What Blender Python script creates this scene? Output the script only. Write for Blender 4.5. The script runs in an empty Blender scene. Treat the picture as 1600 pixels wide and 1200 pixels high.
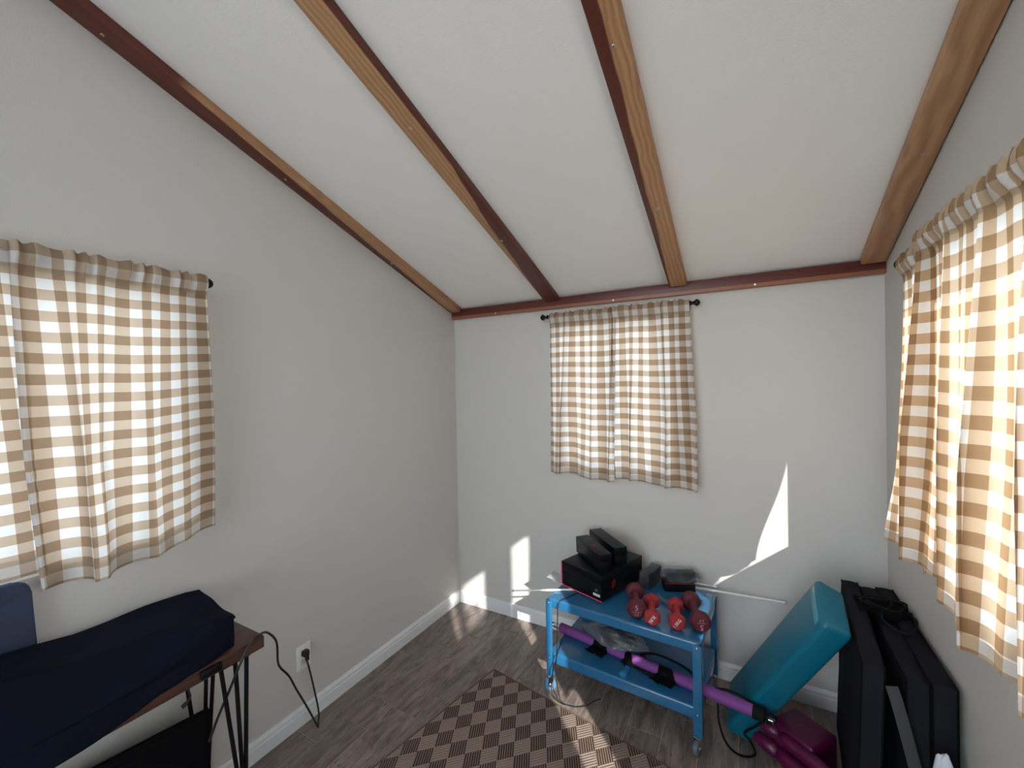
import bpy, bmesh, math, random
from mathutils import Vector, Matrix, noise
random.seed(7)
PI = math.pi
col = bpy.context.scene.collection
S = bpy.context.scene

# ------------------------------------------------------------------ camera
F, YAW, PIT, ROL = 657.73, 0.50938, -0.00778, 0.01851
CAM = Vector((1.889, -2.5236, 1.63))
fw = Vector((-math.sin(YAW)*math.cos(PIT), math.cos(YAW)*math.cos(PIT), math.sin(PIT)))
rt0 = Vector((math.cos(YAW), math.sin(YAW), 0)); dn0 = fw.cross(rt0)
rt = math.cos(ROL)*rt0 + math.sin(ROL)*dn0
dn = -math.sin(ROL)*rt0 + math.cos(ROL)*dn0
cd = bpy.data.cameras.new('camera'); cam = bpy.data.objects.new('camera', cd); col.objects.link(cam)
M = Matrix((rt, -dn, -fw)).transposed().to_4x4(); M.translation = CAM; cam.matrix_world = M
cd.sensor_width = 36; cd.lens = F/1600*36; cd.clip_start = .02
S.camera = cam
def at(px, py, ax, val):
    """point of the place seen at a pixel of the photograph, on the plane axis=val"""
    v = (px-800)/F*rt + (py-600)/F*dn + fw
    return CAM + v*((val-CAM[ax])/v[ax])

# ------------------------------------------------------------------ light
w = bpy.data.worlds.new('world'); S.world = w; w.use_nodes = True
wn = w.node_tree; bg = wn.nodes['Background']
tc = wn.nodes.new('ShaderNodeTexCoord'); sp = wn.nodes.new('ShaderNodeSeparateXYZ')
mr = wn.nodes.new('ShaderNodeMapRange'); mr.inputs['From Min'].default_value = 0; mr.inputs['From Max'].default_value = .8
mx = wn.nodes.new('ShaderNodeMix'); mx.data_type = 'RGBA'
wn.links.new(tc.outputs['Generated'], sp.inputs[0]); wn.links.new(sp.outputs['Z'], mr.inputs['Value'])
wn.links.new(mr.outputs[0], mx.inputs['Factor'])
mx.inputs['A'].default_value = (.95, .965, 1, 1); mx.inputs['B'].default_value = (.64, .80, 1, 1)
wn.links.new(mx.outputs['Result'], bg.inputs['Color']); bg.inputs['Strength'].default_value = 4.2
sd = Vector((-.69, .72, -.55)).normalized()
sl = bpy.data.lights.new('sun', 'SUN'); sl.energy = 14; sl.angle = math.radians(.6); sl.color = (1, .95, .88)
so = bpy.data.objects.new('sun', sl); col.objects.link(so); so.location = (6, -6, 5)
so.rotation_euler = sd.to_track_quat('-Z', 'Y').to_euler()
S.view_settings.view_transform = 'Standard'; S.view_settings.look = 'None'
S.view_settings.gamma = 1; S.view_settings.use_curve_mapping = False
S.view_settings.exposure = 0.85
S.cycles.max_bounces = 14; S.cycles.diffuse_bounces = 10; S.cycles.transparent_max_bounces = 16
S.cycles.sample_clamp_indirect = 8; S.cycles.caustics_reflective = False; S.cycles.caustics_refractive = False

# ------------------------------------------------------------------ node helpers
class NT:
    def __init__(s, name):
        s.m = bpy.data.materials.new(name); s.m.use_nodes = True
        s.t = s.m.node_tree; s.b = s.t.nodes['Principled BSDF']; s.out = s.t.nodes['Material Output']
    def n(s, ty, **k):
        o = s.t.nodes.new('ShaderNode'+ty)
        for a, v in k.items(): setattr(o, a, v)
        return o
    def put(s, sock, v):
        if isinstance(v, bpy.types.NodeSocket): s.t.links.new(v, sock)
        elif isinstance(v, (tuple, list)) and len(v) == 3 and sock.type == 'RGBA': sock.default_value = (*v, 1)
        else: sock.default_value = v
    def math(s, op, a, b=0.0, c=None):
        o = s.n('Math', operation=op); s.put(o.inputs[0], a); s.put(o.inputs[1], b)
        if c is not None: s.put(o.inputs[2], c)
        return o.outputs[0]
    def mix(s, f, a, b, mode='MIX'):
        o = s.n('Mix', data_type='RGBA', blend_type=mode); s.put(o.inputs[0], f); s.put(o.inputs[6], a); s.put(o.inputs[7], b)
        return o.outputs[2]
    def obj(s): return s.n('TexCoord').outputs['Object']
    def uv(s): return s.n('TexCoord').outputs['UV']
    def sep(s, v):
        o = s.n('SeparateXYZ'); s.put(o.inputs[0], v); return o.outputs
    def mapping(s, v, scale=(1, 1, 1), rot=(0, 0, 0), loc=(0, 0, 0)):
        o = s.n('Mapping'); s.put(o.inputs[0], v)
        o.inputs['Scale'].default_value = scale; o.inputs['Rotation'].default_value = rot
        s.put(o.inputs['Location'], loc); return o.outputs[0]
    def noise(s, v, scale, detail=4, rough=.5, dist=0):
        o = s.n('TexNoise'); s.put(o.inputs['Vector'], v); o.inputs['Scale'].default_value = scale
        o.inputs['Detail'].default_value = detail; o.inputs['Roughness'].default_value = rough
        o.inputs['Distortion'].default_value = dist; return o.outputs['Fac']
    def ramp(s, f, pts):
        o = s.n('ValToRGB'); s.put(o.inputs[0], f); e = o.color_ramp.elements
        e[0].position, e[0].color = pts[0][0], (*pts[0][1], 1); e[1].position, e[1].color = pts[-1][0], (*pts[-1][1], 1)
        for p, c in pts[1:-1]:
            q = e.new(p); q.color = (*c, 1)
        return o.outputs[0]
    def bump(s, h, dist=.001, st=1.0):
        o = s.n('Bump'); s.put(o.inputs['Height'], h); o.inputs['Distance'].default_value = dist; o.inputs['Strength'].default_value = st
        s.t.links.new(o.outputs[0], s.b.inputs['Normal'])
    def setp(s, **k):
        for a, v in k.items():
            s.put(s.b.inputs[a.replace('_', ' ')], v)
        return s
def plain(name, c, rough=.5, metal=0, spec=.5, nscale=0, namt=.12, bump=0, **k):
    t = NT(name); t.setp(Roughness=rough, Metallic=metal); t.b.inputs['Specular IOR Level'].default_value = spec
    if nscale:
        f = t.noise(t.obj(), nscale)
        t.put(t.b.inputs['Base Color'], t.mix(f, tuple(x*(1-namt) for x in c), tuple(min(1, x*(1+namt)) for x in c)))
        if bump: t.bump(f, bump)
    else: t.setp(Base_Color=c)
    t.setp(**k)
    return t.m
def lin(r, g, b): return tuple(((x/255+.055)/1.055)**2.4 if x > 10 else x/255/12.92 for x in (r, g, b))

def wall_mat(name, c, sc=260):
    t = NT(name); o = t.obj(); f = t.noise(o, sc, 3); g = t.noise(o, 1.3, 2)
    t.setp(Base_Color=t.mix(g, tuple(x*.97 for x in c), c), Roughness=.62); t.b.inputs['Specular IOR Level'].default_value = .25
    t.bump(f, .0012, .5); return t.m
MW = wall_mat('wall_paint', (.605, .585, .565)); MC = wall_mat('ceiling_paint', (.82, .795, .775), 200)
MT = plain('trim_white', (.74, .75, .77), .38, nscale=30, namt=.03)
MV = plain('vinyl_white', (.8, .8, .8), .3, nscale=30, namt=.03)

def beam_mat(kind):
    t = NT('beam_wood_%s' % kind); x, y, z = t.sep(t.obj())
    o = t.obj()
    g = t.noise(t.mapping(o, (1.2, 26, 26)), 3, 5, .6, .8)
    g2 = t.noise(t.mapping(o, (.9, 9, 9)), 2.2, 3, .5, 2.5)
    wv = t.noise(t.mapping(o, (3, 0, 0)), 1.0, 2)
    ring = t.n('TexWave', wave_type='BANDS', bands_direction='Y'); t.put(ring.inputs['Vector'], t.mapping(o, (.7, 1, .5)))
    ring.inputs['Scale'].default_value = 6 if kind == 'plain' else 16; ring.inputs['Distortion'].default_value = 9 if kind == 'plain' else 4
    ring.inputs['Detail'].default_value = 2; ring.inputs['Detail Scale'].default_value = .8
    tan = t.mix(g, lin(160, 116, 84), lin(206, 164, 122)); tan = t.mix(t.math('MULTIPLY', ring.outputs['Fac'], .38), tan, lin(118, 72, 44))
    red = t.mix(g, lin(62, 28, 25), lin(108, 54, 44)); red = t.mix(t.math('MULTIPLY', g2, .35), red, lin(120, 66, 50))
    f = t.math('DIVIDE', y, .088)
    wob = t.math('MULTIPLY', t.math('SUBTRACT', wv, .5), .35)
    if kind == 'plain': c = tan
    else:
        a0, a1, a2, lo, hi, dark_left = {'one': (.12, .5, 0, 0, 2, True), 'two': (.04, .12, .6, 0, .97, False), 'three': (.1, .27, 0, .03, .9, True)}[kind]
        b = t.math('ADD', t.math('MULTIPLY_ADD', x, a1, a0), t.math('MULTIPLY', t.math('MULTIPLY', x, x), a2))
        b = t.math('MAXIMUM', t.math('MINIMUM', t.math('ADD', b, wob), hi), lo)
        d = t.math('MULTIPLY', t.math('SUBTRACT', f, b), 14)
        d = t.math('MINIMUM', t.math('MAXIMUM', t.math('ADD', d, .5), 0), 1)
        c = t.mix(d, red, tan) if dark_left else t.mix(d, tan, red)
    t.setp(Base_Color=c, Roughness=.42); t.bump(g, .0006, .6); t.b.inputs['Specular IOR Level'].default_value = .35
    return t.m
def red_board_mat():
    t = NT('red_cedar_board'); o = t.obj(); z = t.sep(o)[2]
    g = t.noise(t.mapping(o, (1.2, 26, 26)), 3, 5, .6, .8)
    red = t.mix(g, lin(66, 26, 24), lin(104, 48, 42)); brown = t.mix(g, lin(122, 70, 50), lin(158, 104, 76))
    d = t.math('LESS_THAN', z, .019)
    t.setp(Base_Color=t.mix(d, red, brown), Roughness=.38); t.bump(g, .0005, .5); return t.m

def plank_mat():
    t = NT('wood_look_plank'); o = t.obj(); r = t.n('ObjectInfo').outputs['Random']
    off = t.n('CombineXYZ'); t.put(off.inputs[0], t.math('MULTIPLY', r, 31)); t.put(off.inputs[1], t.math('MULTIPLY', r, 57)); t.put(off.inputs[2], r)
    v = t.mapping(o, (1, 1, 1), loc=off.outputs[0])
    a = t.noise(t.mapping(v, (30, 2.6, 10)), 1.6, 6, .65, 1.2); b = t.noise(t.mapping(v, (9, 2.2, 5)), 1.3, 4, .6, 1.6); c = t.noise(v, 90, 3)
    col_ = t.ramp(b, [(.25, lin(84, 75, 72)), (.45, lin(136, 120, 113)), (.58, lin(174, 156, 146)), (.75, lin(104, 95, 93))])
    col_ = t.mix(t.math('MULTIPLY', a, .8), col_, lin(82, 72, 68), 'MIX')
    dk = t.math('GREATER_THAN', t.noise(t.mapping(v, (16, 3.4, 6)), 2.1, 5, .6, 2), .60)
    col_ = t.mix(t.math('MULTIPLY', dk, .5), col_, lin(52, 45, 44))
    sc = t.math('GREATER_THAN', t.noise(t.mapping(v, (120, 5, 30)), 1.5, 3, .5, .5), .60)
    col_ = t.mix(t.math('MULTIPLY', sc, .3), col_, lin(160, 146, 136))
    col_ = t.mix(t.math('MULTIPLY_ADD', r, .35, 0), col_, lin(84, 76, 74))
    t.setp(Base_Color=col_, Roughness=t.math('MULTIPLY_ADD', a, .25, .3)); t.bump(t.math('ADD', a, t.math('MULTIPLY', c, .3)), .0012, .6); return t.m

def rug_mat():
    t = NT('checked_rug_weave'); x, y, z = t.sep(t.obj())
    u = t.math('DIVIDE', x, .0875); v = t.math('DIVIDE', y, .122)
    a = t.math('ADD', u, v); b = t.math('SUBTRACT', u, v)
    par = t.math('FRACT', t.math('MULTIPLY', t.math('ADD', t.math('FLOOR', a), t.math('FLOOR', b)), .5))
    par = t.math('GREATER_THAN', par, .25)
    def stripe(s, n, k): return t.math('MULTIPLY_ADD', t.math('SINE', t.math('MULTIPLY', s, 2*PI*n)), .5*k, .5)
    sl_, sd_ = stripe(a, 6, 1), stripe(b, 6, 1)
    tick = t.math('GREATER_THAN', stripe(b, 16, 1), .35)
    n = t.noise(t.mapping(t.obj(), (1, 1, 1)), 420, 3)
    light = t.mix(t.math('MULTIPLY', t.math('LESS_THAN', stripe(b, 6, 1), .3), t.math('GREATER_THAN', stripe(a, 16, 1), .35)), lin(172, 154, 143), lin(120, 100, 92))
    dark = t.mix(t.math('GREATER_THAN', stripe(a, 7, 1), .6), lin(72, 55, 50), lin(148, 128, 118))
    c = t.mix(par, dark, light); c = t.mix(t.math('MULTIPLY', n, .35), c, lin(60, 48, 44))
    ed = t.math('MINIMUM', t.math('ABSOLUTE', t.math('SUBTRACT', t.math('FRACT', a), .5)), .5)
    h = t.math('ADD', t.mix(par, sl_, sd_), n)
    t.setp(Base_Color=c, Roughness=.95); t.b.inputs['Specular IOR Level'].default_value = .1
    t.bump(h, .0015, .8); return t.m

def gingham(name, full, half, white, hemv, ztrans=.5):
    """cloth checks; UV in metres of cloth, hem and rod pocket are doubled cloth and let less light through"""
    t = NT(name); u, v, _ = t.sep(t.uv())
    def st(s): return t.math('LESS_THAN', t.math('FRACT', t.math('DIVIDE', s, .062)), .5)
    a, b = st(u), st(v)
    s = t.math('ADD', a, b)
    weave = t.noise(t.mapping(t.uv(), (260, 900, 1)), 1, 2); wv2 = t.noise(t.mapping(t.uv(), (900, 160, 1)), 1, 2)
    c = t.mix(t.math('MINIMUM', s, 1), white, half); c = t.mix(t.math('MAXIMUM', t.math('SUBTRACT', s, 1), 0), c, full)
    c = t.mix(t.math('MULTIPLY', t.math('ADD', weave, wv2), .12), c, tuple(k*.6 for k in half))
    dbl = t.math('MAXIMUM', t.math('LESS_THAN', v, .075), t.math('GREATER_THAN', v, hemv))
    d = t.n('BsdfDiffuse'); tr = t.n('BsdfTranslucent'); t.put(d.inputs[0], c)
    t.put(tr.inputs[0], t.mix(dbl, c, tuple(k*.55 for k in half)))
    m = t.n('MixShader'); t.put(m.inputs[0], t.mix(dbl, (ztrans,)*3, (.3,)*3)); t.put(m.inputs[1], d.outputs[0]); t.put(m.inputs[2], tr.outputs[0])
    bp = t.n('Bump'); t.put(bp.inputs['Height'], t.math('ADD', weave, wv2)); bp.inputs['Distance'].default_value = .0006; bp.inputs['Strength'].default_value = .4
    t.t.links.new(bp.outputs[0], d.inputs['Normal'])
    t.t.links.new(m.outputs[0], t.out.inputs[0]); return t.m

def glass_mat(name='window_glass', tint=(.95, .97, .96), refl=.6):
    t = NT(name); tr = t.n('BsdfTransparent'); t.put(tr.inputs[0], tint); gl = t.n('BsdfGlossy'); gl.inputs['Roughness'].default_value = .02
    fr = t.n('LayerWeight'); fr.inputs[0].default_value = .35; m = t.n('MixShader')
    t.put(m.inputs[0], t.math('MULTIPLY', fr.outputs['Fresnel'], refl)); t.put(m.inputs[1], tr.outputs[0]); t.put(m.inputs[2], gl.outputs[0])
    t.t.links.new(m.outputs[0], t.out.inputs[0]); return t.m
def film_mat(name, dark, amt, scale):
    """crinkled clear plastic film"""
    t = NT(name); tr = t.n('BsdfTransparent'); t.put(tr.inputs[0], (.93, .94, .96)); gl = t.n('BsdfPrincipled')
    t.put(gl.inputs['Base Color'], dark); gl.inputs['Roughness'].default_value = .12; gl.inputs['Specular IOR Level'].default_value = 1
    n = t.noise(t.obj(), scale, 4, .6, 1.5); bp = t.n('Bump'); t.put(bp.inputs['Height'], n); bp.inputs['Distance'].default_value = .01; bp.inputs['Strength'].default_value = .9
    t.t.links.new(bp.outputs[0], gl.inputs['Normal']); m = t.n('MixShader')
    t.put(m.inputs[0], t.math('MINIMUM', t.math('MAXIMUM', t.math('MULTIPLY_ADD', n, 1.6, amt-.8), .08), .9))
    t.put(m.inputs[1], tr.outputs[0]); t.put(m.inputs[2], gl.outputs[0]); t.t.links.new(m.outputs[0], t.out.inputs[0]); return t.m

def blend(a, b, t): return a+(b-a)*t
def sstep(a, b, x):
    t = min(1, max(0, (x-a)/(b-a))); return t*t*(3-2*t)
# ------------------------------------------------------------------ mesh helpers
def link(name, me, m=None, parent=None, smooth=False):
    if m: me.materials.append(m)
    if smooth: me.polygons.foreach_set('use_smooth', [True]*len(me.polygons))
    o = bpy.data.objects.new(name, me); col.objects.link(o)
    if parent: o.parent = parent
    return o
def fin(name, bm, m=None, parent=None, smooth=False):
    bmesh.ops.recalc_face_normals(bm, faces=bm.faces); me = bpy.data.meshes.new(name); bm.to_mesh(me); bm.free()
    o = link(name, me, m, parent, smooth)
    if smooth == 'auto':
        me.polygons.foreach_set('use_smooth', [True]*len(me.polygons))
        me.set_sharp_from_angle(angle=math.radians(35))
    return o
def bx(bm, lo, hi, bev=0, seg=2, mtx=None):
    r = bmesh.ops.create_cube(bm, size=1); vs = r['verts']
    lo, hi = Vector(lo), Vector(hi)
    for v in vs: v.co = Vector([lo[i]+(v.co[i]+.5)*(hi[i]-lo[i]) for i in range(3)])
    if bev:
        es = list({e for v in vs for e in v.link_edges})
        r = bmesh.ops.bevel(bm, geom=es, offset=bev, segments=seg, profile=.5, affect='EDGES')
        vs = list({v for f in r['faces'] for v in f.verts} | {v for v in vs if v.is_valid})
    if mtx is not None: bmesh.ops.transform(bm, matrix=mtx, verts=vs)
    return vs
def box(name, lo, hi, m, parent=None, bev=0, seg=2, mtx=None):
    bm = bmesh.new(); bx(bm, lo, hi, bev, seg, mtx); return fin(name, bm, m, parent, 'auto' if bev else False)
def smoothpath(pts, n=8, closed=False):
    P = [Vector(p) for p in pts]; out = []; N = len(P)
    rng = range(N) if closed else range(N-1)
    for i in rng:
        p0 = P[(i-1) % N] if (closed or i > 0) else P[0]; p1 = P[i]; p2 = P[(i+1) % N]; p3 = P[(i+2) % N] if (closed or i+2 < N) else P[-1]
        for k in range(n):
            t = k/n; out.append(.5*((2*p1)+(p2-p0)*t+(2*p0-5*p1+4*p2-p3)*t*t+(3*p1-p0-3*p2+p3)*t**3))
    if not closed: out.append(P[-1])
    return out
def tube(bm, path, r, seg=8, closed=False, caps=True, flat=1.0, up=None):
    P = [Vector(p) for p in path]; N = len(P); rings = []
    nrm = None
    for i, p in enumerate(P):
        t = (P[(i+1) % N]-P[(i-1) % N]) if closed else (P[min(i+1, N-1)]-P[max(i-1, 0)])
        t.normalize()
        if nrm is None: nrm = (Vector(up) if up else (Vector((0, 0, 1)) if abs(t.z) < .9 else Vector((1, 0, 0))))
        if up: nrm = Vector(up)
        nrm = (nrm-t*nrm.dot(t)).normalized(); b = t.cross(nrm)
        rr = r(i/(N-1)) if callable(r) else r
        rings.append([bm.verts.new(p+rr*(math.cos(a)*b+math.sin(a)*nrm*flat)) for a in [2*PI*k/seg for k in range(seg)]])
    for i in range(N if closed else N-1):
        A, B = rings[i], rings[(i+1) % N]
        for k in range(seg): bm.faces.new((A[k], A[(k+1) % seg], B[(k+1) % seg], B[k]))
    if caps and not closed: bm.faces.new(rings[0][::-1]); bm.faces.new(rings[-1])
def tubeo(name, path, r, m, parent=None, seg=8, closed=False, **k):
    bm = bmesh.new(); tube(bm, path, r, seg, closed, **k); return fin(name, bm, m, parent, 'auto')
def lathe(bm, prof, seg=24, mtx=None, sides=None):
    """prof: (radius, x) pairs around the local X axis"""
    rings = []; vs = []
    for r, x in prof:
        ring = [bm.verts.new((x, r*math.cos(2*PI*k/seg), r*math.sin(2*PI*k/seg))) for k in range(seg)]; rings.append(ring); vs += ring
    for A, B in zip(rings, rings[1:]):
        for k in range(seg): bm.faces.new((A[k], A[(k+1) % seg], B[(k+1) % seg], B[k]))
    bm.faces.new(rings[0][::-1]); bm.faces.new(rings[-1])
    if mtx is not None: bmesh.ops.transform(bm, matrix=mtx, verts=vs)
def empty(name, loc, rz=0, m=None):
    o = bpy.data.objects.new(name, None); col.objects.link(o); o.empty_display_size = .05
    if m is not None: o.matrix_world = m
    else: o.location = loc; o.rotation_euler.z = rz
    return o
def tag(o, label, cat, group=None, kind=None):
    o['label'] = label; o['category'] = cat
    if group: o['group'] = group
    if kind: o['kind'] = kind
    return o
def structure(o): o['kind'] = 'structure'; return o
def frame(o, x, up):
    """matrix with X along x and Z near up"""
    x = Vector(x).normalized(); z = Vector(up); z = (z-x*z.dot(x)).normalized(); y = z.cross(x)
    m = Matrix((x, y, z)).transposed().to_4x4(); m.translation = Vector(o); return m
def text(name, s, size, mtx, m, parent=None, ext=.0002, align='CENTER'):
    c = bpy.data.curves.new(name, 'FONT'); c.body = s; c.size = size; c.extrude = ext; c.align_x = align; c.align_y = 'CENTER'
    c.resolution_u = 3
    t = bpy.data.objects.new('tmp', c); col.objects.link(t); bpy.context.view_layer.update()
    me = bpy.data.meshes.new_from_object(t.evaluated_get(bpy.context.evaluated_depsgraph_get()))
    bpy.data.objects.remove(t); me.name = name; me.transform(mtx)
    return link(name, me, m, parent)

# ------------------------------------------------------------------ room
W, YF, T = 2.445, -3.7, .08
TH = math.radians(19.457); TT = math.tan(TH); CZ = 2.155
def cz(y): return CZ - TT*y
ZS, ZT = 1.065, 2.0           # window sill and head heights

def side_wall(name, x0, x1, holes):
    bm = bmesh.new()
    def prism(ya, yb, z0, z1=None):
        za, zb = (z1, z1) if z1 else (cz(ya)+.02, cz(yb)+.02)
        v = [bm.verts.new(p) for p in [(x0, ya, z0), (x1, ya, z0), (x1, yb, z0), (x0, yb, z0), (x0, ya, za), (x1, ya, za), (x1, yb, zb), (x0, yb, zb)]]
        for f in [(0, 1, 2, 3), (4, 5, 6, 7), (0, 1, 5, 4), (1, 2, 6, 5), (2, 3, 7, 6), (3, 0, 4, 7)]: bm.faces.new([v[i] for i in f])
    y = YF-T
    for (a, b, z0, z1) in sorted(holes):
        prism(y, a, -.05); prism(a, b, -.05, z0); prism(a, b, z1); y = b
    prism(y, T, -.05)
    return structure(fin(name, bm, MW))
LW = (-2.56, -1.73, ZS, ZT); RW = (-1.80, -.40, ZS, ZT); RS = (-2.205, -1.875, .45, 2.17); RW2 = (-2.79, -2.32, 1.72, 2.14)
side_wall('wall_left', -T, 0, [LW]); side_wall('wall_right', W, W+T, [RW2, RS, RW])
BWx = (.785, 1.55)
bm = bmesh.new()
for lo, hi in [((-T, 0, -.05), (BWx[0], T, 2.3)), ((BWx[1], 0, -.05), (W+T, T, 2.3)), ((BWx[0], 0, -.05), (BWx[1], T, ZS)), ((BWx[0], 0, ZT), (BWx[1], T, 2.3))]: bx(bm, lo, hi)
structure(fin('wall_back', bm, MW))
DX = (.35, 2.05)
bm = bmesh.new()
for lo, hi in [((-T, YF-T, -.05), (DX[0], YF, 3.6)), ((DX[1], YF-T, -.05), (W+T, YF, 3.6)), ((DX[0], YF-T, 2.05), (DX[1], YF, 2.35)), ((DX[0], YF-T, 3.15), (DX[1], YF, 3.6))]: bx(bm, lo, hi)
structure(fin('wall_front', bm, MW))
# ceiling slab
bm = bmesh.new()
v = [bm.verts.new(p) for p in [(-T, T, cz(T)), (W+T, T, cz(T)), (W+T, YF-T, cz(YF-T)), (-T, YF-T, cz(YF-T))]]
v2 = [bm.verts.new(q.co+Vector((0, 0, .1))) for q in v]
bm.faces.new(v); bm.faces.new(v2)
for i in range(4): bm.faces.new((v[i], v[(i+1) % 4], v2[(i+1) % 4], v2[i]))
structure(fin('ceiling', bm, MC))
# outside
GM = NT('gravel_ground'); GM.setp(Base_Color=GM.mix(GM.noise(GM.obj(), 3), (.42, .42, .40), (.55, .54, .52)), Roughness=.9)
structure(box('ground', (-30, -30, -.32), (30, 30, -.3), GM.m))
structure(box('sun_blocker_wall', (W+.12, -6.4, -.3), (W+.2, YF-T-.02, 4.1), plain('sun_blocker_white', (.6, .6, .58), .7, nscale=3)))  # unseen wall added to keep the sun out of the front glazing
structure(box('foundation', (-T, YF-T, -.31), (W+T, T, -.05), plain('concrete', (.4, .4, .39), .9, nscale=12)))

# floor: subfloor with single planks as parts
grout = plain('grout', lin(188, 176, 164), .9, nscale=80)
fl = structure(box('floor', (0, YF, -.05), (W, 0, -.0024), grout))
PM = plank_mat(); PW, PL, G = .1530, .668, .0028
bases = {}
def plank(x0, x1, y0, y1):
    key = (round(x1-x0, 3), round(y1-y0, 3))
    if key not in bases:
        bm = bmesh.new(); a, b = (x1-x0)/2, (y1-y0)/2; c = .0008
        lo = [bm.verts.new(p) for p in [(-a, -b, -.0023), (a, -b, -.0023), (a, b, -.0023), (-a, b, -.0023)]]
        mi = [bm.verts.new((p.co.x, p.co.y, -c)) for p in lo]
        hi = [bm.verts.new((p.co.x-math.copysign(c, p.co.x), p.co.y-math.copysign(c, p.co.y), 0)) for p in lo]
        for A, B in ((lo, mi), (mi, hi)):
            for i in range(4): bm.faces.new((A[i], A[(i+1) % 4], B[(i+1) % 4], B[i]))
        bm.faces.new(hi); bm.faces.new(lo[::-1]); me = bpy.data.meshes.new('plank'); bmesh.ops.recalc_face_normals(bm, faces=bm.faces); bm.to_mesh(me); bm.free(); me.materials.append(PM)
        bases[key] = me
    o = bpy.data.objects.new('plank', bases[key]); col.objects.link(o); o.parent = fl; o.location = ((x0+x1)/2, (y0+y1)/2, 0)
for r in range(16):
    xa, xb = r*PW, min((r+1)*PW, W)
    y = -.64+(r % 4)*-.5*PL*1.0 + (.167 if r % 2 else 0)
    y = -.64 - .51*r
    while y < 0: y += PL
    while y > YF:
        ya, yb = max(y-PL, YF), min(y, 0)
        if yb-ya > .03: plank(xa+G/2, xb-G/2, ya+G/2, yb-G/2)
        y -= PL

# baseboards
def baseboard(name, p0, p1, nrm):
    prof = [(0, 0), (.014, 0), (.014, .056), (.0115, .060), (.0115, .074), (.008, .081), (.005, .088), (0, .088)]
    p0, p1, n = Vector(p0), Vector(p1), Vector(nrm); bm = bmesh.new()
    A = [bm.verts.new(p0+n*a+Vector((0, 0, b))) for a, b in prof]; B = [bm.verts.new(p1+n*a+Vector((0, 0, b))) for a, b in prof]
    for i in range(len(prof)): j = (i+1) % len(prof); bm.faces.new((A[i], A[j], B[j], B[i]))
    bm.faces.new(A); bm.faces.new(B[::-1]); return structure(fin(name, bm, MT))
baseboard('baseboard_left', (0, YF, 0), (0, 0, 0), (1, 0, 0)); baseboard('baseboard_back', (.014, 0, 0), (W-.014, 0, 0), (0, -1, 0))
baseboard('baseboard_right', (W, YF, 0), (W, 0, 0), (-1, 0, 0))

# windows: frame, sash rails, glass pane and casing
GL = glass_mat()
def window(name, o, ax, width, z0, z1, split=True, into=(0, 0, 0)):
    """o: corner on the room face, ax: unit vector along the wall, into: unit vector towards outside"""
    m = frame(o, ax, (0, 0, 1)); r = structure(empty(name, (0, 0, 0), m=m))
    s = 1 if m.to_3x3().col[1].dot(Vector(into)) > 0 else -1
    h = z1-z0; f = .035
    def b(n, x0, x1, y0, y1, za, zb, mt): return box(n, (x0, min(s*y0, s*y1), za), (x1, max(s*y0, s*y1), zb), mt, r, .002)
    b('frame_stile', 0, f, .03, T+.01, 0, h, MV); b('frame_stile', width-f, width, .03, T+.01, 0, h, MV)
    b('frame_rail', f, width-f, .03, T+.01, 0, f, MV); b('frame_rail', f, width-f, .03, T+.01, h-f, h, MV)
    if split: b('meeting_rail', width/2-.02, width/2+.02, .03, T, f, h-f, MV)
    b('pane', f-.005, width-f+.005, .055, .059, f-.005, h-f+.005, GL)
    return r
window('window_1', (0, LW[0], ZS), (0, 1, 0), LW[1]-LW[0], ZS, ZT, into=(-1, 0, 0))
window('window_2', (BWx[0], 0, ZS), (1, 0, 0), BWx[1]-BWx[0], ZS, ZT, into=(0, 1, 0))
window('window_3', (W, RW[0], ZS), (0, 1, 0), RW[1]-RW[0], ZS, ZT, into=(1, 0, 0), split=False)
window('window_4', (W, RW2[0], RW2[2]), (0, 1, 0), RW2[1]-RW2[0], RW2[2], RW2[3], into=(1, 0, 0), split=False)
window('window_6', (W, RS[0], RS[2]), (0, 1, 0), RS[1]-RS[0], RS[2], RS[3], into=(1, 0, 0), split=False)
window('added_gable_window', (DX[0], YF, 2.35), (1, 0, 0), DX[1]-DX[0], 2.35, 3.15, into=(0, -1, 0))  # unseen gable window, added to bring more light onto the ceiling
# unseen glazed double door behind the camera, added to supply soft daylight
door = structure(empty('added_light_door', (DX[0], YF, 0)))
dw = (DX[1]-DX[0])/2
for k in range(2):
    x0 = k*dw
    for n, a, b_ in [('stile', (x0+.003, -.06, .01), (x0+.10, -.02, 2.04)), ('stile', (x0+dw-.10, -.06, .01), (x0+dw-.003, -.02, 2.04)),
                     ('rail', (x0+.10, -.06, .01), (x0+dw-.10, -.02, .24)), ('rail', (x0+.10, -.06, 1.93), (x0+dw-.10, -.02, 2.04))]:
        box(n, a, b_, MV, door, .003)
    box('pane', (x0+.095, -.042, .235), (x0+dw-.095, -.038, 1.935), GL, door)
tubeo('door_handle', [(dw-.05, -.02, 1), (dw-.05, .04, 1), (dw-.15, .045, 1)], .009, plain('dark_metal', (.05, .05, .05), .35, .8), door)

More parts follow.
